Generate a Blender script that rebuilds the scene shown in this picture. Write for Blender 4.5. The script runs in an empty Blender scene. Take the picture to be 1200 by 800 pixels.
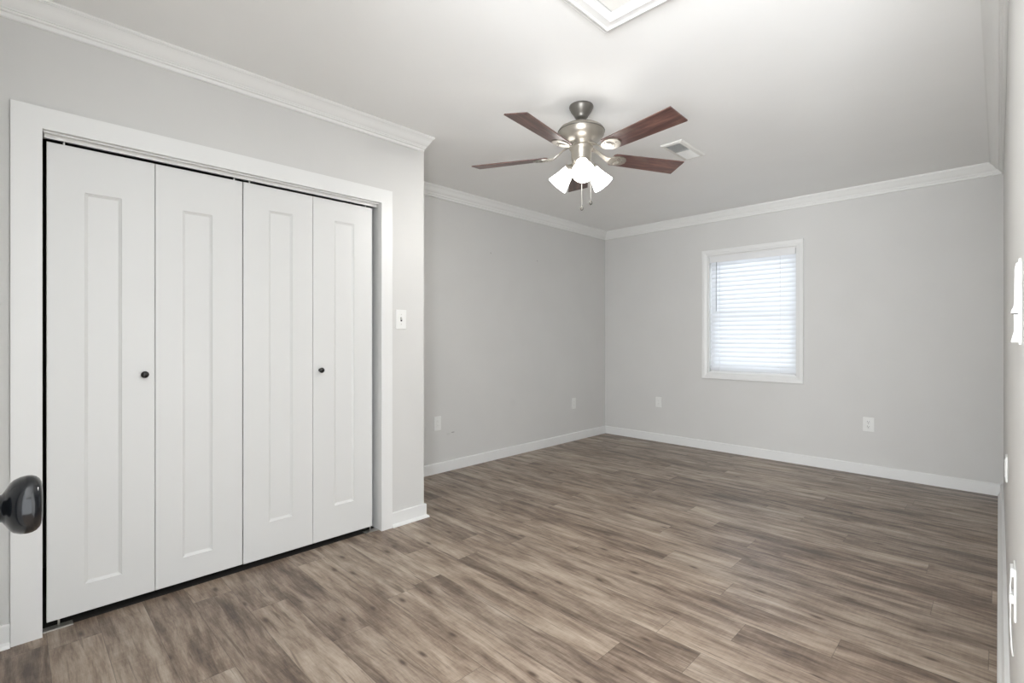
import bpy, math, random
from mathutils import Vector, Matrix
random.seed(7)
C = bpy.context.scene.collection
PI = math.pi
scene = bpy.context.scene

# ---------------------------------------------------------------- camera, world, exposure
cam_d = bpy.data.cameras.new('camera'); cam = bpy.data.objects.new('camera', cam_d); C.objects.link(cam)
cam.location = (0, 0, 1.147)
cam.rotation_euler = (PI/2, 0, math.atan(570.3/577.0))
cam_d.sensor_width = 36; cam_d.lens = 577.0/1200*36; cam_d.shift_y = -3.7/1200
cam_d.clip_start = 0.01
scene.camera = cam
scene.view_settings.view_transform = 'Standard'
scene.view_settings.look = 'None'
scene.view_settings.gamma = 1
scene.view_settings.use_curve_mapping = False
scene.view_settings.exposure = 0.09

w = bpy.data.worlds.new('world'); scene.world = w; w.use_nodes = True
bg = w.node_tree.nodes['Background']
bg.inputs[0].default_value = (0.92, 0.96, 1.0, 1); bg.inputs[1].default_value = 5.2

LAMP_SHADE = 8.0      # glow of the frosted shades
LAMP_BULB = 540.0
FILL_W = 190.0         # unseen fill light added behind the camera, in place of daylight from there

def area(name, loc, rot, sx, sy, power, col):
    l = bpy.data.lights.new(name, 'AREA'); l.shape = 'RECTANGLE'; l.size = sx; l.size_y = sy
    l.energy = power; l.color = col
    o = bpy.data.objects.new(name, l); C.objects.link(o); o.location = loc; o.rotation_euler = rot
    return o
area('fill_behind_camera', (0.1, -1.1, 1.1), (PI/2+math.radians(28), 0, math.radians(24)), 1.1, 1.7, FILL_W, (0.93, 0.96, 1.0))


# ---------------------------------------------------------------- materials
def srgb(r, g, b):
    def f(c):
        c /= 255.0
        return c/12.92 if c <= 0.04045 else ((c+0.055)/1.055)**2.4
    return (f(r), f(g), f(b), 1)

class NT:
    def __init__(s, name):
        s.m = bpy.data.materials.new(name); s.m.use_nodes = True
        s.t = s.m.node_tree; s.t.nodes.clear()
        s.out = s.t.nodes.new('ShaderNodeOutputMaterial')
    def n(s, typ, ins=None, **props):
        nd = s.t.nodes.new('ShaderNode'+typ)
        for k, v in props.items(): setattr(nd, k, v)
        for k, v in (ins or {}).items():
            if isinstance(v, bpy.types.NodeSocket): s.t.links.new(v, nd.inputs[k])
            else: nd.inputs[k].default_value = v
        return nd
    def math(s, op, a, b=0.0, c=None):
        i = {0: a, 1: b}
        if c is not None: i[2] = c
        return s.n('Math', i, operation=op).outputs[0]
    def ramp(s, fac, stops, interp='LINEAR'):
        nd = s.n('ValToRGB', {0: fac}); cr = nd.color_ramp; cr.interpolation = interp
        while len(cr.elements) < len(stops): cr.elements.new(0.5)
        for e, (p, c) in zip(cr.elements, stops): e.position = p; e.color = c
        return nd.outputs[0]
    def mix(s, fac, a, b, blend='MIX'):
        nd = s.n('Mix', data_type='RGBA', blend_type=blend)
        for idx, v in ((0, fac), (6, a), (7, b)):
            if isinstance(v, bpy.types.NodeSocket): s.t.links.new(v, nd.inputs[idx])
            else: nd.inputs[idx].default_value = v
        return nd.outputs[2]
    def surf(s, sh): s.t.links.new(sh, s.out.inputs[0]); return s.m

def plain(name, col, rough=0.5, metal=0.0, spec=0.5, noise=0.0, bump=0.0, bscale=200, coat=0.0):
    t = NT(name)
    geo = t.n('NewGeometry')
    nz = t.n('TexNoise', {'Vector': geo.outputs['Position'], 'Scale': 3.0, 'Detail': 3.0})
    lo = tuple(c*(1-noise) for c in col[:3])+(1,); hi = tuple(min(1, c*(1+noise)) for c in col[:3])+(1,)
    c = t.ramp(nz.outputs[0], [(0.3, lo), (0.7, hi)])
    ins = {'Base Color': c, 'Roughness': rough, 'Metallic': metal, 'Specular IOR Level': spec, 'Coat Weight': coat}
    if bump:
        n2 = t.n('TexNoise', {'Vector': geo.outputs['Position'], 'Scale': bscale, 'Detail': 2.0})
        ins['Normal'] = t.n('Bump', {'Strength': bump, 'Distance': 0.002, 'Height': n2.outputs[0]}).outputs[0]
    return t.surf(t.n('BsdfPrincipled', ins).outputs[0])

WALLC = srgb(210, 209, 206)
M = {}
M['wall'] = plain('wall_paint', WALLC, 0.75, spec=0.25, noise=0.012, bump=0.12, bscale=160)
M['ceiling'] = plain('ceiling_paint', srgb(245, 245, 243), 0.85, spec=0.2, noise=0.008, bump=0.1, bscale=120)
M['trim'] = plain('trim_paint', srgb(227, 227, 225), 0.38, noise=0.006)
M['crown'] = plain('crown_paint', srgb(234, 234, 231), 0.45, noise=0.006)
M['door'] = plain('door_paint', srgb(219, 219, 217), 0.42, noise=0.006)
M['closet'] = plain('closet_shade_tone', srgb(80, 78, 74), 0.9)  # dark tone stands in for the shade inside the closet
M['track'] = plain('track_metal', srgb(232, 231, 228), 0.3)
M['steel'] = plain('bracket_steel', srgb(190, 188, 182), 0.35, metal=0.8)
M['black'] = plain('oil_bronze_knob', srgb(30, 29, 28), 0.22, metal=0.3, noise=0.1)
M['bigknob'] = plain('dark_bronze_knob', srgb(8, 10, 13), 0.16, spec=0.38, noise=0.15)
M['plate'] = plain('white_plastic', srgb(230, 230, 227), 0.35)
M['sideplate'] = plain('side_plate_plastic', srgb(212, 212, 209), 0.8, spec=0.1)
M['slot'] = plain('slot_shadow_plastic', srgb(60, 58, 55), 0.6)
M['slotgrey'] = plain('slot_grey', srgb(150, 148, 144), .6)
M['pewter'] = plain('dark_pewter', srgb(112, 109, 103), 0.38, metal=0.55, noise=0.05)
M['nickel'] = plain('brushed_nickel', srgb(168, 162, 152), 0.33, metal=0.75, noise=0.03)
M['chain'] = plain('chain_metal', srgb(225, 222, 216), 0.3, metal=0.5)
M['vinyl'] = plain('window_vinyl', srgb(228, 228, 228), 0.4)
M['hatch'] = plain('hatch_board_paint', srgb(232, 231, 226), 0.7)

def marked_wall():
    t = NT('wall_paint_with_marks')
    geo = t.n('NewGeometry'); pos = geo.outputs['Position']
    nz = t.n('TexNoise', {'Vector': pos, 'Scale': 3.0, 'Detail': 3.0})
    col = t.ramp(nz.outputs[0], [(0.3, tuple(c*0.985 for c in WALLC[:3])+(1,)), (0.7, tuple(c*1.012 for c in WALLC[:3])+(1,))])
    # two nail holes, two short scuffs
    for (y, z, ry, rz, amt) in ((3.153, 1.949, .006, .006, .75), (3.81, 1.948, .006, .006, .7), (2.700, .326, .022, .0055, .55), (2.650, .318, .028, .012, .10), (3.45, .52, .05, .05, .03)):
        sx = t.n('Vector' + 'Math', {0: pos, 1: (0, y, z)}, operation='SUBTRACT').outputs[0]
        sc = t.n('VectorMath', {0: sx, 1: (0, 1/ry, 1/rz)}, operation='MULTIPLY').outputs[0]
        ln = t.n('VectorMath', {0: sc}, operation='LENGTH').outputs['Value']
        f = t.n('MapRange', {0: ln, 1: 0.3, 2: 1.2, 3: amt, 4: 0.0}).outputs[0]
        col = t.mix(f, col, srgb(95, 92, 88))
    n2 = t.n('TexNoise', {'Vector': pos, 'Scale': 160.0, 'Detail': 2.0})
    b = t.n('Bump', {'Strength': 0.12, 'Distance': 0.002, 'Height': n2.outputs[0]}).outputs[0]
    return t.surf(t.n('BsdfPrincipled', {'Base Color': col, 'Roughness': 0.75, 'Specular IOR Level': 0.25, 'Normal': b}).outputs[0])
M['wall_marked'] = marked_wall()

def floor_mat():
    t = NT('vinyl_plank_floor')
    geo = t.n('NewGeometry'); sep = t.n('SeparateXYZ', {0: geo.outputs['Position']})
    x, y = sep.outputs[0], sep.outputs[1]
    Wd, L = 0.152, 1.22
    yr = t.math('DIVIDE', t.math('ADD', y, 0.063), Wd)
    row = t.math('FLOOR', yr); fy = t.math('FRACT', yr)
    ro = t.n('TexWhiteNoise', {'W': row}, noise_dimensions='1D').outputs['Value']
    xr = t.math('ADD', t.math('DIVIDE', x, L), t.math('MULTIPLY', ro, 7.0))
    colm = t.math('FLOOR', xr); fx = t.math('FRACT', xr)
    idv = t.n('CombineXYZ', {0: colm, 1: row, 2: 0.0}).outputs[0]
    wn = t.n('TexWhiteNoise', {'Vector': idv}, noise_dimensions='3D')
    rnd = wn.outputs['Value']
    sepc = t.n('SeparateColor', {0: wn.outputs['Color']})
    r2, r3 = sepc.outputs[1], sepc.outputs[2]
    off = t.math('MULTIPLY', rnd, 37.0)
    def vec(ax, ay):
        return t.n('CombineXYZ', {0: t.math('MULTIPLY', x, ax), 1: t.math('MULTIPLY', y, ay), 2: off}).outputs[0]
    # broad cathedral streaks, bent by a slow warp
    warp = t.n('TexNoise', {'Vector': vec(1.6, 5.0), 'Scale': 1.0, 'Detail': 2.0}).outputs[0]
    yw = t.math('ADD', y, t.math('MULTIPLY', t.math('SUBTRACT', warp, 0.5), 0.06))
    def vecw(ax, ay):
        return t.n('CombineXYZ', {0: t.math('MULTIPLY', x, ax), 1: t.math('MULTIPLY', yw, ay), 2: off}).outputs[0]
    broad = t.n('TexNoise', {'Vector': vecw(2.6, 15.0), 'Scale': 1.0, 'Detail': 5.0, 'Roughness': 0.62}).outputs[0]
    mid = t.n('TexNoise', {'Vector': vecw(5.5, 50.0), 'Scale': 1.0, 'Detail': 6.0, 'Roughness': 0.65}).outputs[0]
    fine = t.n('TexNoise', {'Vector': vecw(20.0, 230.0), 'Scale': 1.0, 'Detail': 3.0, 'Roughness': 0.7}).outputs[0]
    saw = t.n('TexNoise', {'Vector': vec(110.0, 9.0), 'Scale': 1.0, 'Detail': 2.0}).outputs[0]
    v = t.math('MULTIPLY', broad, 0.58)
    v = t.math('ADD', v, t.math('MULTIPLY', mid, 0.27))
    v = t.math('ADD', v, t.math('MULTIPLY', fine, 0.15))
    v = t.math('ADD', v, t.math('MULTIPLY', t.math('SUBTRACT', rnd, 0.5), 0.10))
    v = t.math('ADD', v, t.math('MULTIPLY', t.math('SUBTRACT', saw, 0.5), 0.05))
    col = t.ramp(v, [(0.35, srgb(78, 65, 55)), (0.43, srgb(110, 94, 81)), (0.50, srgb(137, 121, 106)), (0.56, srgb(156, 141, 125)), (0.66, srgb(180, 165, 149))])
    # hue drift between planks
    col = t.mix(t.math('MULTIPLY', r2, 0.30), col, t.mix(1.0, col, (0.93, 0.97, 1.03, 1), 'MULTIPLY'))
    col = t.mix(t.math('MULTIPLY', r3, 0.35), col, t.mix(1.0, col, (1.06, 0.98, 0.92, 1), 'MULTIPLY'))
    # dark mineral streaks
    st = t.n('TexNoise', {'Vector': vecw(3.2, 58.0), 'Scale': 1.0, 'Detail': 3.0, 'Distortion': 0.6}).outputs[0]
    stm = t.n('MapRange', {0: st, 1: 0.60, 2: 0.72, 3: 0.0, 4: 0.70}).outputs[0]
    col = t.mix(stm, col, srgb(82, 66, 54))
    # knots
    kvec = t.n('CombineXYZ', {0: t.math('ADD', t.math('MULTIPLY', x, 2.6), off), 1: t.math('ADD', t.math('MULTIPLY', yw, 6.58), 0.41), 2: 0.0}).outputs[0]
    kv = t.n('TexVoronoi', {'Vector': kvec, 'Scale': 1.0, 'Randomness': 0.8}, voronoi_dimensions='2D')
    kd = kv.outputs['Distance']
    kr = t.n('SeparateColor', {0: kv.outputs['Color']}).outputs[0]
    has = t.math('GREATER_THAN', kr, 0.38)
    km = t.math('MULTIPLY', t.n('MapRange', {0: kd, 1: 0.025, 2: 0.085, 3: 0.95, 4: 0.0}).outputs[0], has)
    col = t.mix(km, col, srgb(66, 52, 43))
    halo = t.math('MULTIPLY', t.n('MapRange', {0: kd, 1: 0.05, 2: 0.28, 3: 0.34, 4: 0.0}).outputs[0], has)
    col = t.mix(halo, col, srgb(100, 82, 68))
    # seams
    ey = t.math('MINIMUM', fy, t.math('SUBTRACT', 1.0, fy))
    ex = t.math('MINIMUM', fx, t.math('SUBTRACT', 1.0, fx))
    sy = t.n('MapRange', {0: t.math('MULTIPLY', ey, Wd), 1: 0.0004, 2: 0.0016, 3: 0.55, 4: 0.0}).outputs[0]
    sx = t.n('MapRange', {0: t.math('MULTIPLY', ex, L), 1: 0.0004, 2: 0.0016, 3: 0.55, 4: 0.0}).outputs[0]
    seam = t.math('MAXIMUM', sx, sy)
    col = t.mix(seam, col, srgb(58, 48, 41))
    h = t.math('SUBTRACT', t.math('ADD', t.math('MULTIPLY', mid, 0.5), t.math('MULTIPLY', fine, 0.5)), t.math('MULTIPLY', seam, 1.2))
    b = t.n('Bump', {'Strength': 0.16, 'Distance': 0.002, 'Height': h}).outputs[0]
    rough = t.n('MapRange', {0: mid, 1: 0.3, 2: 0.7, 3: 0.46, 4: 0.36}).outputs[0]
    return t.surf(t.n('BsdfPrincipled', {'Base Color': col, 'Roughness': rough, 'Specular IOR Level': 0.35, 'Coat Weight': 0.16, 'Coat Roughness': 0.24, 'Normal': b}).outputs[0])
M['floor'] = floor_mat()

def blade_mat():
    t = NT('walnut_blade')
    tc = t.n('TexCoord'); mp = t.n('Mapping', {'Vector': tc.outputs['Object'], 'Scale': (3.0, 38.0, 10.0)})
    nz = t.n('TexNoise', {'Vector': mp.outputs[0], 'Scale': 1.0, 'Detail': 6.0, 'Roughness': 0.65, 'Distortion': 0.6})
    col = t.ramp(nz.outputs[0], [(0.32, srgb(52, 33, 30)), (0.5, srgb(88, 58, 52)), (0.66, srgb(122, 88, 78))])
    # worn dull patches of dust
    n2 = t.n('TexNoise', {'Vector': tc.outputs['Object'], 'Scale': 9.0, 'Detail': 4.0})
    f = t.n('MapRange', {0: n2.outputs[0], 1: 0.55, 2: 0.75, 3: 0.0, 4: 0.35}).outputs[0]
    col = t.mix(f, col, srgb(150, 128, 112))
    return t.surf(t.n('BsdfPrincipled', {'Base Color': col, 'Roughness': 0.42, 'Specular IOR Level': 0.8, 'Coat Weight': 0.2, 'Coat Roughness': 0.35}).outputs[0])
M['blade'] = blade_mat()

def glow(name, col, strength):
    t = NT(name)
    a = t.n('BsdfPrincipled', {'Base Color': (0.9, 0.9, 0.88, 1), 'Roughness': 0.35, 'Emission Color': col, 'Emission Strength': strength})
    return t.surf(a.outputs[0])
M['shade'] = glow('frosted_glass_shade', (1.0, 0.985, 0.955, 1), LAMP_SHADE)
M['bulb'] = glow('lit_bulb', (1.0, 0.98, 0.95, 1), LAMP_BULB)

def slat_mat():
    t = NT('blind_slat_vinyl')
    p = t.n('BsdfPrincipled', {'Base Color': srgb(240, 242, 244), 'Roughness': 0.4})
    tr = t.n('BsdfTranslucent', {'Color': (0.97, 0.98, 1.0, 1)})
    mx = t.n('MixShader', {0: 0.32, 1: p.outputs[0], 2: tr.outputs[0]})
    return t.surf(mx.outputs[0])
M['slat'] = slat_mat()

def glass_mat():
    t = NT('window_glass')
    g = t.n('BsdfGlossy', {'Color': (1, 1, 1, 1), 'Roughness': 0.02})
    tr = t.n('BsdfTransparent', {'Color': (0.80, 0.82, 0.83, 1)})
    mx = t.n('MixShader', {0: 0.06, 1: tr.outputs[0], 2: g.outputs[0]})
    return t.surf(mx.outputs[0])
M['glass'] = glass_mat()

# ---------------------------------------------------------------- mesh helpers
class MB:
    def __init__(s): s.v = []; s.f = []; s.sm = []
    def add(s, vs, fs, smooth=False):
        b = len(s.v); s.v += [tuple(v) for v in vs]
        s.f += [tuple(b+i for i in f) for f in fs]; s.sm += [smooth]*len(fs); return s
    def box(s, a, b, bev=0.0):
        x0, y0, z0 = (min(a[i], b[i]) for i in range(3)); x1, y1, z1 = (max(a[i], b[i]) for i in range(3))
        if bev <= 0:
            vs = [(x, y, z) for x in (x0, x1) for y in (y0, y1) for z in (z0, z1)]
            return s.add(vs, [(0,1,3,2),(4,6,7,5),(0,4,5,1),(2,3,7,6),(0,2,6,4),(1,5,7,3)])
        # chamfered box: three-way corner points
        e = bev; vs = []; idx = {}
        for ix, X in enumerate((x0, x1)):
            for iy, Y in enumerate((y0, y1)):
                for iz, Z in enumerate((z0, z1)):
                    dx = e if ix == 0 else -e; dy = e if iy == 0 else -e; dz = e if iz == 0 else -e
                    for ax in range(3):
                        p = [X+dx, Y+dy, Z+dz]; p[ax] = (X, Y, Z)[ax]
                        idx[(ix, iy, iz, ax)] = len(vs); vs.append(tuple(p))
        fs = []
        for ax in range(3):
            o = [a_ for a_ in range(3) if a_ != ax]
            for sd in (0, 1):
                q = []
                for (i, j) in ((0,0),(1,0),(1,1),(0,1)):
                    k = [0,0,0]; k[ax] = sd; k[o[0]] = i; k[o[1]] = j; q.append(idx[(*k, ax)])
                fs.append(q)
            for i in (0, 1):
                for j in (0, 1):   # edge along ax
                    k0 = [0,0,0]; k0[o[0]] = i; k0[o[1]] = j; k1 = list(k0); k1[ax] = 1
                    fs.append([idx[(*k0, o[0])], idx[(*k1, o[0])], idx[(*k1, o[1])], idx[(*k0, o[1])]])
        for i in (0,1):
            for j in (0,1):
                for k in (0,1): fs.append([idx[(i,j,k,a_)] for a_ in range(3)])
        return s.add(vs, fs)
    def lathe(s, prof, n=32, mat=None, smooth=True, sx=1.0):
        # prof: (r, z) pairs about local Z; mat: Matrix
        vs = []; fs = []
        for (r, z) in prof:
            for k in range(n):
                a = 2*PI*k/n; vs.append(Vector((r*math.cos(a), r*math.sin(a)*sx, z)))
        m = len(prof)
        for i in range(m-1):
            for k in range(n):
                k2 = (k+1) % n
                fs.append((i*n+k, i*n+k2, (i+1)*n+k2, (i+1)*n+k))
        if prof[0][0] > 1e-5: fs.append(tuple(range(n))[::-1])
        if prof[-1][0] > 1e-5: fs.append(tuple((m-1)*n+k for k in range(n)))
        if mat is not None: vs = [mat @ v for v in vs]
        return s.add(vs, fs, smooth)
    def tube(s, pts, r, n=10):
        pts = [Vector(p) for p in pts]; vs = []; fs = []
        up = Vector((0, 0, 1))
        for i, p in enumerate(pts):
            d = (pts[min(i+1, len(pts)-1)]-pts[max(i-1, 0)]).normalized()
            a = d.cross(up)
            if a.length < 1e-3: a = d.cross(Vector((1, 0, 0)))
            a.normalize(); b = d.cross(a)
            for k in range(n):
                t = 2*PI*k/n; vs.append(p+a*(r*math.cos(t))+b*(r*math.sin(t)))
        for i in range(len(pts)-1):
            for k in range(n):
                k2 = (k+1) % n; fs.append((i*n+k, i*n+k2, (i+1)*n+k2, (i+1)*n+k))
        fs.append(tuple(range(n))[::-1]); fs.append(tuple((len(pts)-1)*n+k for k in range(n)))
        return s.add(vs, fs, True)
    def sweep(s, prof, path, closed=False):
        # prof points (a, b) ; path: list of functions (a,b)->xyz at each station
        n = len(prof); vs = []
        for st in path: vs += [st(a, b) for a, b in prof]
        fs = []; m = len(path)
        for i in range(m if closed else m-1):
            j = (i+1) % m
            for k in range(n):
                k2 = (k+1) % n; fs.append((i*n+k, i*n+k2, j*n+k2, j*n+k))
        if not closed:
            fs.append(tuple(range(n))[::-1]); fs.append(tuple((m-1)*n+k for k in range(n)))
        return s.add(vs, fs)
    def build(s, name, mat, parent=None, M4=None):
        me = bpy.data.meshes.new(name)
        vs = [tuple(M4 @ Vector(v)) for v in s.v] if M4 is not None else s.v
        me.from_pydata(vs, [], s.f); me.validate()
        import bmesh
        bm = bmesh.new(); bm.from_mesh(me)
        bmesh.ops.recalc_face_normals(bm, faces=bm.faces[:]); bm.to_mesh(me); bm.free()
        if len(me.polygons) == len(s.sm):
            me.polygons.foreach_set('use_smooth', s.sm)
        me.materials.append(mat)
        o = bpy.data.objects.new(name, me); C.objects.link(o)
        if parent is not None: o.parent = parent
        return o

def struct(o, label=None):
    o['kind'] = 'structure'
    if label: o['label'] = label
    return o
def thing(name, label, cat, loc=(0, 0, 0), rot=(0, 0, 0), group=None):
    o = bpy.data.objects.new(name, None); C.objects.link(o); o.location = loc; o.rotation_euler = rot
    o.empty_display_size = 0.05
    o['label'] = label; o['category'] = cat
    if group: o['group'] = group
    return o
def sempty(name, loc=(0, 0, 0)):
    o = bpy.data.objects.new(name, None); C.objects.link(o); o.location = loc; o['kind'] = 'structure'; return o

# ---------------------------------------------------------------- room dimensions (metres, camera above the origin)
ZC = 2.425                 # ceiling
XL, YE = -2.627, 1.852     # closet wall face and its outer corner
XA, YB = -3.397, 5.045     # alcove wall face, back wall face
XR, YR0 = 0.025, 0.90      # right wall face and its near end
YN = -0.075                # near wall (holds the entry door)
T = 0.11

# floor, ceiling
struct(MB().box((XA-T, -2.2, -0.10), (1.3, YB+T, 0.0)).build('floor', M['floor']))
struct(MB().box((XA, YN, -0.02), (-2.655, YE-T, 0.0004)).build('floor_closet', plain('dark_closet_floor', srgb(38, 35, 32), 0.95)), 'dark floor inside the closet')  # thin dark slab over the floor behind the closet doors
cb = MB().box((XA-T, -0.3, ZC), (1.3, YB+T, ZC+0.08))
struct(cb.build('ceiling', M['ceiling']))

# walls
O_Y0, O_Y1, O_Z = 0.077, 1.537, 1.952        # closet opening
b = MB()
b.box((XL-T, YN-T, 0), (XL, O_Y0-0.012, ZC)); b.box((XA, YN-T, 0), (XL-T, YN, ZC)); b.box((XL-T, O_Y1+0.012, 0), (XL, YE, ZC)); b.box((XL-T, O_Y0-0.012, O_Z+0.012), (XL, O_Y1+0.012, ZC))
struct(b.build('wall_closet', M['wall']))
struct(MB().box((XA, YE-T, 0), (XL-T, YE, ZC)).build('wall_closet_return', M['wall']))
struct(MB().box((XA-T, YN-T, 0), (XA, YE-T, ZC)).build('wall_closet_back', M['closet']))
struct(MB().box((XA-T, YE-T, 0), (XA, YB+T, ZC)).build('wall_left', M['wall_marked']))
# back wall with the window hole
WX0, WX1, WZ0, WZ1 = -2.137, -1.312, 0.790, 1.992
b = MB()
b.box((XA, YB, 0), (WX0, YB+T, ZC)); b.box((WX1, YB, 0), (XR, YB+T, ZC))
b.box((WX0, YB, 0), (WX1, YB+T, WZ0)); b.box((WX0, YB, WZ1), (WX1, YB+T, ZC))
struct(b.build('wall_back', M['wall']))
b = MB(); b.box((XR, YR0, 0), (XR+T, YB+T, ZC)); b.box((XR+T, YR0, 0), (1.2, YR0+T, ZC))
struct(b.build('wall_right', M['wall']))
# near wall with the entry door opening (x -1.40 .. -0.62)
DX0, DX1, DZ = -1.405, -0.620, 2.045
b = MB(); b.box((XL, YN-T, 0), (DX0, YN, ZC)); b.box((DX1, YN-T, 0), (-0.50, YN, ZC)); b.box((DX0, YN-T, DZ), (DX1, YN, ZC))
struct(b.build('wall_near', M['wall']))
struct(MB().box((1.2, -0.3, 2.2), (1.3, YR0+T, ZC)).build('wall_entry', M['wall']))

# ---------------------------------------------------------------- crown moulding
# profile in (out from wall, down from ceiling)
CROWN = [(0, 0), (.074, 0), (.074, .0085), (.069, .0085), (.069, .0125), (.065, .0135), (.060, .018), (.053, .026), (.046, .036), (.040, .044), (.033, .051),
         (.0265, .056), (.0265, .0605), (.0205, .0605), (.0205, .0660), (.0185, .0685), (.0160, .0695), (.0115, .0695), (.0115, .0800), (.0095, .0845), (.004, .086), (0, .086)]
def crown(name, stations):
    # stations: list of (wall point x,y, out vector) ; mitred by the out vector
    sts = [(lambda a, c, p=p, o=o: (p[0]+o[0]*a, p[1]+o[1]*a, ZC-0.0005-c)) for p, o in stations]
    return struct(MB().sweep(CROWN, sts).build(name, M['crown']))
crown('trim_1', [((XL, YN), (1, 0)), ((XL, YE-0.012), (1, 0.62))])
crown('trim_2', [((XA, YE), (1, 0)), ((XA, YB), (1, -1)), ((XR, YB), (-1, -1)), ((XR, YR0), (-1, 0))])

# ---------------------------------------------------------------- baseboards
BASE = [(0, 0), (.027, 0), (.026, .006), (.022, .012), (.014, .0165), (.0125, .018), (.0125, .082), (.010, .086), (0, .086)]
def baseb(name, stations, prof=BASE):
    sts = [(lambda a, c, p=p, o=o: (p[0]+o[0]*a, p[1]+o[1]*a, c+0.0005)) for p, o in stations]
    return struct(MB().sweep(prof, sts).build(name, M['trim']))
BASE2 = [(0, 0), (.0155, 0), (.0155, .082), (.012, .088), (0, .088)]
BASE_R = [(0, 0), (.029, 0), (.0285, .012), (.024, .020), (.0185, .026), (.0165, .030), (.0165, .080), (.012, .090), (0, .090)]
baseb('baseboard_closet', [((XL, 1.611), (1, 0)), ((XL, YE), (1, 1)), ((XL-0.4, YE), (0, 1))])
baseb('baseboard_closet_near', [((XL, YN), (1, 0)), ((XL, -0.010), (1, 0))])
baseb('baseboard_left', [((XA, YE), (1, 0)), ((XA, YB), (1, -1))], BASE2)
baseb('baseboard_back', [((XA, YB), (1, -1)), ((XR, YB), (-1, -1))], BASE2)
baseb('baseboard_right', [((XR, YB), (-1, -1)), ((XR, YR0), (-1, 0))], BASE_R)

# ---------------------------------------------------------------- closet casing and jamb
XF = -2.607
b = MB()
b.box((XL-0.002, -0.009, 0.0005), (XF, O_Y0, O_Z))
b.box((XL-0.002, O_Y1, 0.0005), (XF, 1.6095, O_Z))
b.box((XL-0.002, -0.009, O_Z), (XF, 1.6095, 2.034))
struct(b.build('trim_3', M['trim']), 'flat white casing around the closet opening')
b = MB()
b.box((XL-T, O_Y0-0.012, 0.0005), (XL-0.003, O_Y0-0.001, O_Z+0.010)); b.box((XL-T, O_Y1+0.001, 0.0005), (XL-0.003, O_Y1+0.012, O_Z+0.010))
b.box((XL-T, O_Y0-0.001, O_Z-0.001), (XL-0.003, O_Y1+0.001, O_Z+0.010))
# stepped inner bead under the head casing
b.box((XL-0.003, O_Y0+0.004, O_Z-0.006), (XL-0.012, O_Y1-0.004, O_Z-0.001))
struct(b.build('trim_4', M['trim']), 'white jamb lining the closet opening')

# overhead bifold track
XD = -2.660
tr = thing('closet_door_track', 'thin white metal track under the closet opening head', 'door track', (XD-0.012, 0.8, O_Z-0.012))
b = MB()
b.box((0.014, -0.716, -0.007), (0.0155, 0.732, 0.011)); b.box((-0.0155, -0.716, 0.004), (-0.014, 0.732, 0.011)); b.box((-0.014, -0.716, 0.0095), (0.014, 0.732, 0.011))
b.build('channel', M['track'], tr)

# ---------------------------------------------------------------- closet bifold doors
def door_leaf(y0, y1, py0, py1, pz0, pz1, z0, z1, th=0.033):
    """slab with one recessed centre panel; front face at local x = 0, back at -th"""
    b = MB(); d = 0.0085; m = 0.011; e = 0.0015
    def ring(x, ya, yb, za, zb): return [(x, ya, za), (x, yb, za), (x, yb, zb), (x, ya, zb)]
    rings = [ring(-th, y0, y1, z0, z1), ring(-e, y0, y1, z0, z1), ring(0, y0+e, y1-e, z0+e, z1-e),
             ring(0, py0, py1, pz0, pz1), ring(-d*0.35, py0+m*0.2, py1-m*0.2, pz0+m*0.2, pz1-m*0.2), ring(-d, py0+m, py1-m, pz0+m, pz1-m)]
    vs = [p for r in rings for p in r]; fs = [(3, 2, 1, 0)]
    for i in range(len(rings)-1):
        for k in range(4):
            k2 = (k+1) % 4; fs.append((i*4+k, i*4+k2, i*4+4+k2, i*4+4+k))
    q = (len(rings)-1)*4; fs.append((q, q+1, q+2, q+3))
    return b.add(vs, fs)

KN = [(0.0, 0.0), (.0095, 0.0), (.0095, .002), (.0055, .004), (.0050, .010), (.0075, .014), (.0120, .0165), (.0145, .020), (.0150, .0235), (.0140, .027), (.0105, .030), (.005, .0318), (0.0, .0322)]
ROTX = Matrix.Rotation(PI/2, 4, 'Y')          # lathe axis Z -> +X
S = 1.0076
def bifold(name, ys, panels, knob_y, knob_z, knob_on, zz, label):
    root = sempty(name, (XD, ys[0], 0)); root['label'] = label
    leaves = []
    for i in (0, 1):
        y0 = ys[i]+0.001; y1 = ys[i+1]-0.001
        pa, pb, za, zb = panels[i]
        lf = door_leaf(y0-ys[0], y1-ys[0], pa-ys[0], pb-ys[0], za, zb, zz[0], zz[1]).build('door_leaf', M['door'], root)
        leaves.append(lf)
        # guide pin up into the track, near the free end
        py = (ys[0]+0.052 if i == 0 else ys[2]-0.040)-ys[0]
        if name == 'door_2' and i == 0: py = ys[0]+0.033-ys[0]
        if name == 'door_1' and i == 1: py = ys[2]-0.035-ys[0]
        MB().tube([(-0.012, py, zz[1]-0.004), (-0.012, py, zz[1]+0.024)], 0.0035).build('pivot_pin', M['track'], lf)
    k = MB().lathe(KN, 28, Matrix.Translation((0, knob_y-ys[0], knob_z)) @ ROTX).build('door_knob', M['black'], leaves[knob_on])
    # hinges behind the fold
    for hz in (0.3, 0.97, 1.65):
        MB().tube([(-0.036, ys[1]-ys[0], hz-0.03), (-0.036, ys[1]-ys[0], hz+0.03)], 0.004).build('hinge', M['steel'], leaves[0])
    return root
y_ = [0.0895, 0.4405, 0.7955, 1.1465, 1.5065]
def sc(v): return v*S
def zsc(v): return 1.147+(v-1.147)*S
bifold('door_1', y_[0:3], [(sc(.2025), sc(.3215), zsc(.149), zsc(1.738)), (sc(.5405), sc(.6595), zsc(.149), zsc(1.728))], sc(.3975), zsc(.9905), 0, (0.029, 1.921),
       'left pair of white bifold closet doors')
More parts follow.
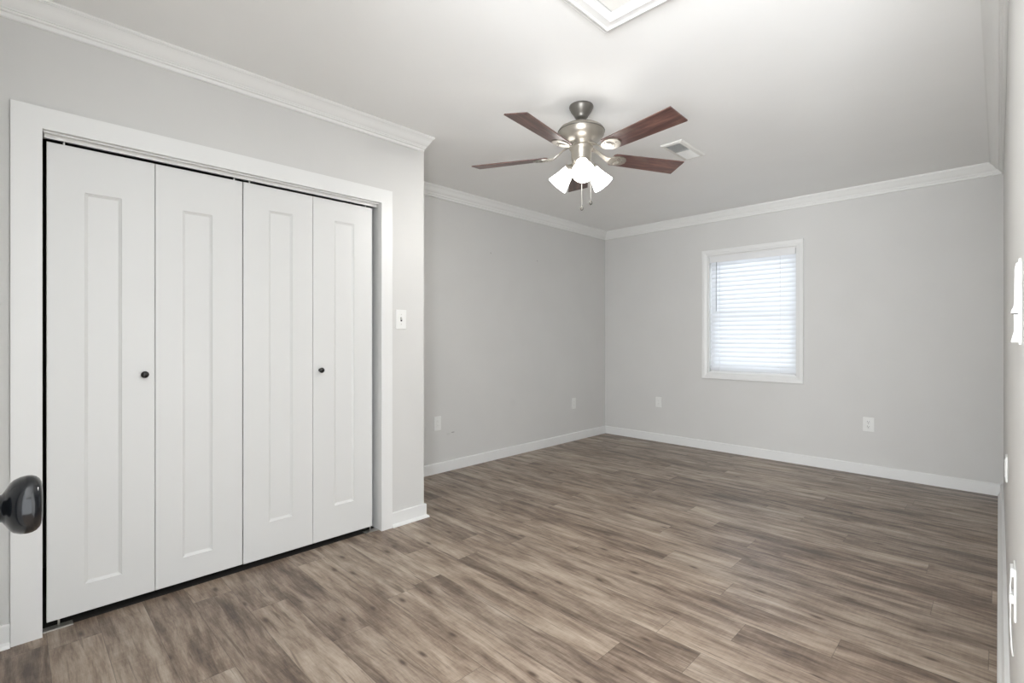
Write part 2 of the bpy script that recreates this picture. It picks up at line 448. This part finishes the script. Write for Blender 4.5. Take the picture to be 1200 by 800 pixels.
bifold('door_2', [y_[2]+0.002]+y_[3:5], [(sc(.9125), sc(1.029), zsc(.2125), zsc(1.798)), (sc(1.259), sc(1.377), zsc(.2125), zsc(1.803))], sc(1.1775), zsc(.9735), 1, (0.027, 1.922),
       'right pair of white bifold closet doors')
# floor pivot brackets
for i, (ya, yb, lab) in enumerate(((0.080, 0.168, 'small metal floor bracket at the left foot of the closet doors'),
                                   (1.452, 1.534, 'small metal floor bracket at the right foot of the closet doors'))):
    t_ = thing('pivot_bracket', lab, 'door bracket', (XD, (ya+yb)/2, 0), group='closet door floor brackets')
    hy = (yb-ya)/2
    MB().box((-0.022, -hy, 0.0005), (0.022, hy, 0.0025)).box((0.0205, -hy, 0.0025), (0.022, hy, 0.0055)).build('base_plate', M['steel'], t_)
    MB().tube([(-0.010, 0.002, 0.002), (-0.010, 0.002, 0.033)], 0.004).build('pin', M['steel'], t_)

# ---------------------------------------------------------------- entry door (only its knob shows at the left edge)
d3 = sempty('door_3', (DX0+0.006, YN, 0)); d3['label'] = 'white entry door beside the closet, seen by its dark knob'
lw = DX1-DX0-0.012
def entry_leaf():
    b = MB()
    b.box((0, -0.033, 0.012), (lw, 0.0, 2.036), 0.0015)
    for (za, zb) in ((0.16, 0.86), (1.02, 1.90)):
        for (xa, xb) in ((0.11, lw/2-0.05), (lw/2+0.05, lw-0.11)):
            b.box((xa, 0.0, za), (xb, 0.003, zb), 0.0028)
    return b
lf = entry_leaf().build('door_leaf', M['door'], d3)
KX = -0.692-(DX0+0.006); KZ = 0.981
ROTY = Matrix.Rotation(-PI/2, 4, 'X')         # lathe axis Z -> +Y
BK = [(0.0, 0.0), (.033, 0.0), (.033, .003), (.030, .006), (.016, .009), (.0125, .014), (.0115, .030), (.0118, .060), (.0135, .0665), (.0180, .0690), (.0225, .0715),
      (.0256, .0745), (.0276, .0790), (.0284, .0840), (.0280, .0875), (.0266, .0905), (.0240, .0930), (.0205, .0945), (.0170, .0950), (.0155, .0940), (.0060, .0940), (.0050, .0955), (0.0, .0957)]
MB().lathe(BK, 48, Matrix.Translation((KX, 0.0004, KZ)) @ ROTY).build('door_knob', M['bigknob'], lf)
b = MB()
b.box((DX0-0.062, YN, 0), (DX0-0.001, YN+0.014, DZ+0.062), 0.002); b.box((DX1+0.001, YN, 0), (DX1+0.062, YN+0.014, DZ+0.062), 0.002)
b.box((DX0-0.001, YN, DZ+0.001), (DX1+0.001, YN+0.014, DZ+0.062), 0.002)
struct(b.build('trim_5', M['trim']))

# ---------------------------------------------------------------- window
wn = sempty('window_1', ((WX0+WX1)/2, YB, WZ0)); wn['label'] = 'white framed window in the back wall'
ox, oz = (WX0+WX1)/2, WZ0
def L(b, parent, name, mat): return b.build(name, mat, parent, Matrix.Translation((-ox, -YB, -oz)))
def picture_frame(x0, x1, z0, z1, prof):
    # prof (inward distance from outer edge, out from wall towards room)
    sts = []
    for (cx, cz, sx_, sz_) in ((x0, z0, 1, 1), (x1, z0, -1, 1), (x1, z1, -1, -1), (x0, z1, 1, -1)):
        sts.append(lambda a, c, cx=cx, cz=cz, sx_=sx_, sz_=sz_: (cx+sx_*a, YB-c, cz+sz_*a))
    return MB().sweep(prof, sts, closed=True)
L(picture_frame(-2.194, -1.2575, .734, 2.0515, [(0, 0), (0, .021), (.003, .024), (.030, .022), (.047, .016), (.055, .014), (.057, .011), (.057, 0)]), wn, 'window_casing', M['trim'])
# lining of the opening (jamb) and vinyl frame with two sashes
L(picture_frame(WX0, WX1, WZ0, WZ1, [(0, 0.0), (0, -.108), (.012, -.108), (.012, 0.0)]), wn, 'jamb_liner', M['trim'])
fx0, fx1, fz0, fz1 = WX0+.012, WX1-.012, WZ0+.012, WZ1-.012
b = MB()
b.box((fx0, YB+.062, fz0), (fx0+.020, YB+.105, fz1)); b.box((fx1-.020, YB+.062, fz0), (fx1, YB+.105, fz1))
b.box((fx0+.020, YB+.062, fz0), (fx1-.020, YB+.105, fz0+.035)); b.box((fx0+.020, YB+.062, fz1-.035), (fx1-.020, YB+.105, fz1))
L(b, wn, 'window_frame', M['vinyl'])
zm = (fz0+fz1)/2
for (za, zb, yo) in ((fz0+.035, zm+.018, .066), (zm-.018, fz1-.035, .086)):
    b = MB(); xa, xb = fx0+.020, fx1-.020
    b.box((xa, YB+yo, za), (xa+.03, YB+yo+.018, zb)); b.box((xb-.03, YB+yo, za), (xb, YB+yo+.018, zb))
    b.box((xa+.03, YB+yo, za), (xb-.03, YB+yo+.018, za+.03)); b.box((xa+.03, YB+yo, zb-.03), (xb-.03, YB+yo+.018, zb))
    sh = L(b, wn, 'sash', M['vinyl'])
    g = MB().box((xa+.03, YB+yo+.007, za+.03), (xb-.03, YB+yo+.011, zb-.03)).build('pane', M['glass'], sh, Matrix.Translation((-ox, -YB, -oz)))

# blind
bl = thing('window_blind', 'white horizontal slat blind lowered and nearly closed in the back window', 'blind', (ox, YB+0.030, oz))
hw = (fx1-fx0)/2-0.004; H = fz1-oz
MB().box((-hw, -.027, H-.050), (hw, .022, H-.002), .002).build('headrail', M['vinyl'], bl)
MB().box((-hw, -.034, H-.058), (hw, -.0275, H-.001), .002).build('valance', M['vinyl'], bl)
nsl = 25; ztop = H-.068; zbot = 0.058
sw = .0525; tilt = math.radians(71)
def slat_mesh():
    b = MB(); n = 6; vs = []; th = .0026
    for s_ in (-1, 1):
        for k in range(n+1):
            u = (k/n-.5)*sw; c = .0035*(1-(2*k/n-1)**2)
            for up in (0, 1):
                yy = u*math.cos(tilt)-(c+up*th)*math.sin(tilt)*-1
                zz = -u*math.sin(tilt)*-1+(c+up*th)*math.cos(tilt)
                vs.append((s_*(hw-.003), yy, zz))
    m = 2*(n+1); fs = []
    for k in range(n):
        fs += [(2*k, 2*k+2, m+2*k+2, m+2*k), (2*k+1, m+2*k+1, m+2*k+3, 2*k+3)]
    fs += [(0, m, m+1, 1), (2*n, 2*n+1, m+2*n+1, m+2*n)]
    for s_ in (0, 1):
        for k in range(n): fs.append((s_*m+2*k, s_*m+2*k+1, s_*m+2*k+3, s_*m+2*k+2))
    return b.add(vs, fs)
s0 = slat_mesh().build('slat', M['slat'], bl)
for i in range(nsl):
    o = s0 if i == 0 else s0.copy()
    if i: C.objects.link(o); o.parent = bl
    o.location = (0, 0, zbot+(ztop-zbot)*i/(nsl-1))
MB().box((-hw+.003, -.022, .004), (hw-.003, .022, .026), .003).build('bottom_rail', M['vinyl'], bl)
for x in (-hw+.10, hw-.13):
    for yy in (-.024, .024): MB().tube([(x, yy, .02), (x, yy, H-.05)], .0011, 6).build('ladder_cord', M['vinyl'], bl)
b = MB().tube([(-hw+.075, -.041, H-.055), (-hw+.073, -.043, H-.56)], .0034, 8)
b.build('tilt_wand', plain('wand_plastic', srgb(176, 178, 180), 0.3), bl)

# ---------------------------------------------------------------- switches and outlets
def plate(name, label, cat, loc, rz, w=.070, h=.115, kind='duplex', group=None):
    """plate on a wall; local +Y... built facing local -Y (towards the room), rotated by rz"""
    r = thing(name, label, cat, loc, (0, 0, rz), group)
    b = MB().box((-w/2, -.0065, -h/2), (w/2, 0, h/2), .002)
    b.build('cover_plate', M['plate'], r)
    if kind == 'toggle':
        MB().box((-.0055, -.0072, -.0125), (.0055, -.006, .0125)).build('toggle_slot', M['slot'], r)
        MB().add([(-.004, -.006, -.004), (.004, -.006, -.004), (.004, -.006, .008), (-.004, -.006, .008),
                  (-.0033, -.019, .006), (.0033, -.019, .006), (.0033, -.017, .013), (-.0033, -.017, .013)],
                 [(0,1,5,4),(1,2,6,5),(2,3,7,6),(3,0,4,7),(4,5,6,7),(3,2,1,0)]).build('toggle', M['plate'], r)
        for z in (-.030, .030): MB().lathe([(0, 0), (.0028, 0), (.0022, .0012), (0, .0014)], 12, Matrix.Translation((0, -.0065, z)) @ Matrix.Rotation(PI/2, 4, 'X')).build('screw', M['steel'], r)
    elif kind == 'duplex':
        for z in (-.0195, .0195):
            f = MB().lathe([(0, 0), (.0165, 0), (.0165, .0012), (.0158, .0018), (0, .0018)], 28, Matrix.Translation((0, -.0064, z)) @ Matrix.Rotation(PI/2, 4, 'X')).build('socket_face', M['plate'], r)
            MB().box((-.0078, -.0088, z+.001), (-.0050, -.0081, z+.009)).build('socket_slot', M['slot'], f)
            MB().box((.0050, -.0088, z+.002), (.0078, -.0081, z+.008)).build('socket_slot', M['slot'], f)
            MB().lathe([(0, 0), (.0028, 0), (.0028, .0007), (0, .0007)], 12, Matrix.Translation((0, -.0081, z-.006)) @ Matrix.Rotation(PI/2, 4, 'X')).build('ground_hole', M['slot'], f)
        MB().lathe([(0, 0), (.0026, 0), (.002, .0012), (0, .0014)], 12, Matrix.Translation((0, -.0065, 0)) @ Matrix.Rotation(PI/2, 4, 'X')).build('screw', M['steel'], r)
    elif kind == 'decora':
        f = MB().box((-.0168, -.0085, -.0335), (.0168, -.006, .0335), .0012).build('socket_face', M['plate'], r)
        for z in (-.0185, .0185):
            MB().box((-.0065, -.0090, z), (-.0050, -.0084, z+.007)).build('socket_slot', M['slotgrey'], f)
            MB().box((.0050, -.0090, z), (.0065, -.0084, z+.006)).build('socket_slot', M['slotgrey'], f)
            MB().box((-.0018, -.0090, z-.009), (.0018, -.0084, z-.006)).build('ground_hole', M['slotgrey'], f)
        for z in (-.0485, .0485): MB().lathe([(0, 0), (.0022, 0), (0, .001)], 10, Matrix.Translation((0, -.0065, z)) @ Matrix.Rotation(PI/2, 4, 'X')).build('screw', M['plate'], r)
    return r
LW = PI/2     # plates on the left walls face +X : local -Y -> +X is rz=+90
RW = -PI/2
plate('light_switch', 'white single toggle light switch right of the closet casing', 'light switch', (XL, 1.680, 1.264), LW, .074, .118, 'toggle')
plate('wall_outlet', 'white outlet on the left alcove wall just past the closet corner', 'outlet', (XA, 2.533, .423), LW, .070, .120, 'decora', 'white wall outlets')
plate('wall_outlet', 'white outlet on the left alcove wall close to the back corner', 'outlet', (XA, 4.420, .417), LW, .072, .120, 'decora', 'white wall outlets')
plate('wall_outlet', 'white outlet on the back wall left of the window', 'outlet', (-2.690, YB, .438), 0, .070, .112, 'decora', 'white wall outlets')
plate('wall_outlet', 'white two-socket outlet on the back wall below and right of the window', 'outlet', (-.777, YB, .425), 0, .077, .118, 'duplex', 'white wall outlets')
plate('wall_outlet', 'white outlet edge-on at mid depth of the right wall', 'outlet', (XR, 2.70, .645), RW, .070, .098, 'decora', 'white wall outlets')

# rocker switch on the right wall (seen nearly edge-on)
rs = thing('rocker_switch', 'white stacked rocker switch seen edge-on on the near right wall', 'light switch', (XR, 1.11, 1.203))
MB().box((-.0035, -.035, -.066), (0, .035, .066), .0012).build('cover_plate', M['sideplate'], rs)
def ext(prof, y0, y1):
    n = len(prof); vs = [(x, y0, z) for x, z in prof]+[(x, y1, z) for x, z in prof]
    fs = [tuple(range(n)), tuple(range(n, 2*n))[::-1]]+[(k, (k+1) % n, n+(k+1) % n, n+k) for k in range(n)]
    return MB().add(vs, fs)
ext([(-.0036, .061), (-.0060, .059), (-.0075, .050), (-.0078, .000), (-.0088, -.008), (-.0112, -.013), (-.0112, -.017), (-.0036, -.017)], -.028, .028).build('rocker', M['sideplate'], rs)
ext([(-.0036, -.019), (-.0085, -.019), (-.0080, -.030), (-.0082, -.045), (-.0100, -.054), (-.0112, -.059), (-.0112, -.062), (-.0036, -.062)], -.028, .028).build('rocker', M['sideplate'], rs)

# cable jack with short hanging cord on the right wall
cj = thing('cable_jack', 'white wall jack with small plugs and hanging cord low on the right wall', 'wall jack', (XR, 1.42, .635))
MB().box((-.0035, -.030, -.050), (0, .030, .055), .0012).build('cover_plate', M['sideplate'], cj)
for z in (.045, -.008):
    MB().box((-.0085 if z > 0 else -.0100, -.020, z-.010), (-.0034, .012, z+.008), .001).build('plug', M['sideplate'], cj)
MB().tube([(-.0075, -.012, .036), (-.0080, -.012, .015), (-.0078, -.010, 0.0), (-.0085, -.012, -.020), (-.0080, -.010, -.060), (-.0065, -.010, -.105), (-.0045, -.012, -.125)], .0016, 8).build('cord', M['sideplate'], cj)

# ---------------------------------------------------------------- attic hatch in the ceiling
hx0, hy1 = -1.167, 1.733; hx1, hy0 = hx0+.80, hy1-.96
ah = thing('attic_hatch', 'white attic access panel framed by stepped moulding in the ceiling', 'attic hatch', ((hx0+hx1)/2, (hy0+hy1)/2, ZC))
cx_, cy_ = (hx0+hx1)/2, (hy0+hy1)/2
HP = [(0, 0), (0, .009), (.002, .012), (.010, .012), (.012, .008), (.017, .012), (.028, .026), (.033, .028), (.037, .028), (.039, .023), (.042, .021), (.064, .021), (.067, .024), (.072, .024), (.074, .020), (.083, .010), (.092, .008), (.092, 0)]
sts = []
for (X_, Y_, sx_, sy_) in ((hx0, hy0, 1, 1), (hx1, hy0, -1, 1), (hx1, hy1, -1, -1), (hx0, hy1, 1, -1)):
    sts.append(lambda a, c, X_=X_, Y_=Y_, sx_=sx_, sy_=sy_: (X_-cx_+sx_*a, Y_-cy_+sy_*a, -c-.0003))
MB().sweep(HP, sts, closed=True).build('hatch_moulding', M['trim'], ah)
MB().box((hx0+.0925-cx_, hy0+.0925-cy_, -.0012), (hx1-.0925-cx_, hy1-.0925-cy_, -.0003)).build('gap_shade_plate', M['slot'], ah)  # dark plate painted as the shade in the gap round the panel
q = .096
MB().box((hx0+q-cx_, hy0+q-cy_, -.006), (hx1-q-cx_, hy1-q-cy_, -.0012)).build('hatch_panel', M['hatch'], ah)

# ---------------------------------------------------------------- ceiling vent
vx0, vx1, vy0, vy1 = -1.598, -1.448, 3.015, 3.375
cv = thing('ceiling_vent', 'white louvred air register on the ceiling beyond the fan', 'vent', ((vx0+vx1)/2, (vy0+vy1)/2, ZC))
a_, c_ = (vx1-vx0)/2, (vy1-vy0)/2
sts = []
for (sx_, sy_) in ((-1, -1), (1, -1), (1, 1), (-1, 1)):
    sts.append(lambda p, d, sx_=sx_, sy_=sy_: (sx_*(a_-p), sy_*(c_-p), -d))
MB().sweep([(0, .0003), (0, .003), (.006, .009), (.024, .012), (.026, .012), (.026, .0003)], sts, closed=True).build('vent_frame', M['hatch'], cv)
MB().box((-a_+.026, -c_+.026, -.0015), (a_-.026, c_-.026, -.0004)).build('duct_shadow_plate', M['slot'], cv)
MB().box((-a_+.026, -.004, -.012), (a_-.026, .004, -.002)).build('divider', M['plate'], cv)
nl = 9
for half in (-1, 1):
    for i in range(nl):
        y0 = half*(.010+(c_-.042)*i/(nl-1)); dz = .010
        vs = []
        dy = -half*.009
        for (yy, zz) in ((y0, -.0115), (y0+dy*.5, -.008), (y0+dy, -.002), (y0+dy+.0012, -.002), (y0+dy*.5+.0012, -.008), (y0+.0012, -.0115)):
            vs.append((yy, zz))
        n = len(vs); V = [(-a_+.026, y, z) for y, z in vs]+[(a_-.026, y, z) for y, z in vs]
        F_ = [tuple(range(n)), tuple(range(n, 2*n))[::-1]]+[(k, (k+1) % n, n+(k+1) % n, n+k) for k in range(n)]
        MB().add(V, F_).build('louvre', M['plate'], cv)

# ---------------------------------------------------------------- ceiling fan
FX, FY = -1.634, 2.195
fan = thing('ceiling_fan', 'five-blade ceiling fan with brown wood blades and three lit frosted shades', 'ceiling fan', (FX, FY, ZC))
def zf(z): return z-ZC
MB().lathe([(0, zf(2.4245)), (.064, zf(2.4245)), (.066, zf(2.418)), (.064, zf(2.410)), (.055, zf(2.392)), (.042, zf(2.374)), (.036, zf(2.366)), (.036, zf(2.362)), (.026, zf(2.354)), (0, zf(2.354))], 48).build('canopy', M['pewter'], fan)
MB().lathe([(0, zf(2.356)), (.0115, zf(2.356)), (.0115, zf(2.318)), (0, zf(2.318))], 24).build('downrod', M['pewter'], fan)
mot = MB().lathe([(0, zf(2.326)), (.022, zf(2.326)), (.026, zf(2.322)), (.060, zf(2.319)), (.098, zf(2.309)), (.117, zf(2.298)), (.125, zf(2.288)), (.127, zf(2.280)), (.127, zf(2.276)),
            (.124, zf(2.274)), (.124, zf(2.262)), (.112, zf(2.244)), (.094, zf(2.229)), (.074, zf(2.220)), (.066, zf(2.214)), (.064, zf(2.204)), (0, zf(2.204))], 56).build('motor_housing', M['nickel'], fan)
MB().lathe([(.1275, zf(2.2765)), (.129, zf(2.279)), (.129, zf(2.281)), (.1275, zf(2.2835))], 56).build('rim_band', M['pewter'], mot)
swh = MB().lathe([(0, zf(2.206)), (.060, zf(2.206)), (.066, zf(2.200)), (.066, zf(2.190)), (.060, zf(2.182)), (.054, zf(2.176)), (.054, zf(2.135)), (.050, zf(2.118)), (.040, zf(2.108)), (.022, zf(2.100)), (.010, zf(2.092)), (.006, zf(2.084)), (0, zf(2.082))], 40).build('switch_housing', M['nickel'], fan)

ZB = 2.150; TH0 = math.radians(206.7); PITCH = math.radians(-12)
def blade_bm():
    b = MB(); r0, r1 = .185, .625; w0, w1 = .052, .066; t_ = .0055
    out = [(r0, -w0+.012), (r0+.010, -w0), (r1-.002, -w1), (r1, -w1+.002), (r1, w1-.002), (r1-.002, w1), (r0+.010, w0), (r0, w0-.012)]
    n = len(out); vs = [(x, y, 0) for x, y in out]+[(x, y, t_) for x, y in out]
    fs = [tuple(range(n))[::-1], tuple(range(n, 2*n))]+[(k, (k+1) % n, n+(k+1) % n, n+k) for k in range(n)]
    return b.add(vs, fs)
def iron_bm():
    b = MB()
    # curved arm from the flywheel out to a spade plate under the blade
    def strip(path, th):
        vs = []; fs = []
        for (x, z, hw_) in path:
            vs += [(x, -hw_, z), (x, hw_, z), (x, hw_, z+th), (x, -hw_, z+th)]
        m = len(path)
        for i in range(m-1):
            for k in range(4):
                k2 = (k+1) % 4; fs.append((4*i+k, 4*i+k2, 4*i+4+k2, 4*i+4+k))
        fs += [(3, 2, 1, 0), (4*m-4, 4*m-3, 4*m-2, 4*m-1)]
        b.add(vs, fs)
    strip([(.050, .048, .018), (.075, .046, .015), (.100, .036, .012), (.125, .018, .011), (.150, .000, .014), (.170, -.0055, .024), (.190, -.0055, .036), (.215, -.0055, .044), (.240, -.0055, .042), (.262, -.0055, .030), (.275, -.0055, .012)], .005)
    return b
def arch_bm(R_):
    return MB().tube([(.205+R_*math.cos(a), R_*1.05*math.sin(a), -.0062) for a in [math.radians(-75+15*k) for k in range(11)]], .0016, 6)
blade0 = iron0 = arch0 = None
for k in range(5):
    a = TH0+k*2*PI/5
    Mx = Matrix.Rotation(a, 4, 'Z')
    if k == 0:
        bl0 = blade_bm().build('fan_blade', M['blade'], fan); ir0 = iron_bm().build('blade_bracket', M['nickel'], bl0); ar0 = [arch_bm(r_).build('bracket_arch', M['pewter'], ir0) for r_ in (.020, .030)]
        sc0 = [MB().lathe([(0, -.0075), (.003, -.007), (.004, -.0055), (0, -.0055)], 12, Matrix.Translation((x, y, 0))).build('bracket_screw', M['pewter'], ir0)
               for (x, y) in ((.198, -.026), (.198, .026), (.252, 0))]
        o = bl0
    else:
        o = bl0.copy(); C.objects.link(o); o.parent = fan
        i2 = ir0.copy(); C.objects.link(i2); i2.parent = o
        for q_ in ar0+sc0:
            a2 = q_.copy(); C.objects.link(a2); a2.parent = i2
    o.location = (0, 0, zf(ZB)); o.rotation_mode = 'XYZ'
    o.rotation_euler = (PITCH, 0, a if k < 4 else a-math.radians(6))

# light kit: three arms, bells and bulbs
TC = math.atan2(-FY, -FX)
TC = math.atan2(0-FY, 0-FX)
SH = [(.020, -.004), (.030, 0.0), (.034, .010), (.037, .030), (.044, .058), (.052, .084), (.0585, .106), (.0600, .112), (.0575, .112), (.0560, .105), (.0495, .083), (.0415, .057), (.0345, .030), (.0315, .012), (.020, .002)]
for k in range(3):
    a = TC+math.radians(4)+k*2*PI/3
    d = Vector((math.cos(a), math.sin(a), 0))
    ax = (d*math.sin(math.radians(47))+Vector((0, 0, -math.cos(math.radians(47))))).normalized()
    p0 = d*.064+Vector((0, 0, zf(2.092)))
    rot = Vector((0, 0, 1)).rotation_difference(ax).to_matrix().to_4x4()
    TM = Matrix.Translation(p0) @ rot
    fit = MB().lathe([(0, -.022), (.014, -.022), (.018, -.016), (.026, -.008), (.034, -.002), (.034, .006), (.0325, .008), (0, .008)], 32, TM)
    fit.tube([d*.030+Vector((0, 0, zf(2.128))), d*.046+Vector((0, 0, zf(2.126))), p0-ax*.018], .0085, 12)
    arm = fit.build('lamp_arm', M['nickel'], fan)
    sh = MB().lathe(SH, 40, TM @ Matrix.Translation((0, 0, .006)))
    sh.build('lamp_shade', M['shade'], arm)
    MB().lathe([(0, .012), (.013, .012), (.014, .030), (.024, .052), (.028, .070), (.024, .088), (.012, .098), (0, .100)], 24, TM).build('bulb', M['bulb'], arm)

# pull chains
RV = Vector((math.cos(math.atan(570.3/577.0)), math.sin(math.atan(570.3/577.0)), 0))
for (lat, toward, z0, z1, r_) in ((.003, .045, 2.115, 1.866, 0), (.052, .012, 2.130, 1.905, 1)):
    p = RV*lat+Vector((-FX, -FY, 0)).normalized()*toward
    ch = MB().tube([(p.x, p.y, zf(z0)), (p.x, p.y, zf(z1))], .0009, 6)
    for i in range(int((z0-z1)/.008)):
        zc_ = z0-.004-i*.008
        ch.lathe([(0, -.0018), (.0017, -.0009), (.0019, 0), (.0017, .0009), (0, .0018)], 8, Matrix.Translation((p.x, p.y, zf(zc_))))
    c_o = ch.build('pull_chain', M['chain'], fan)
    Mt = Matrix.Translation((p.x, p.y, zf(z1)))
    MB().lathe([(0, .002), (.003, 0), (.0035, -.006), (.0085, -.012), (.0095, -.018), (.0070, -.024), (.0030, -.027), (0, -.028)], 20, Mt).build('chain_fob', M['pewter'], c_o)
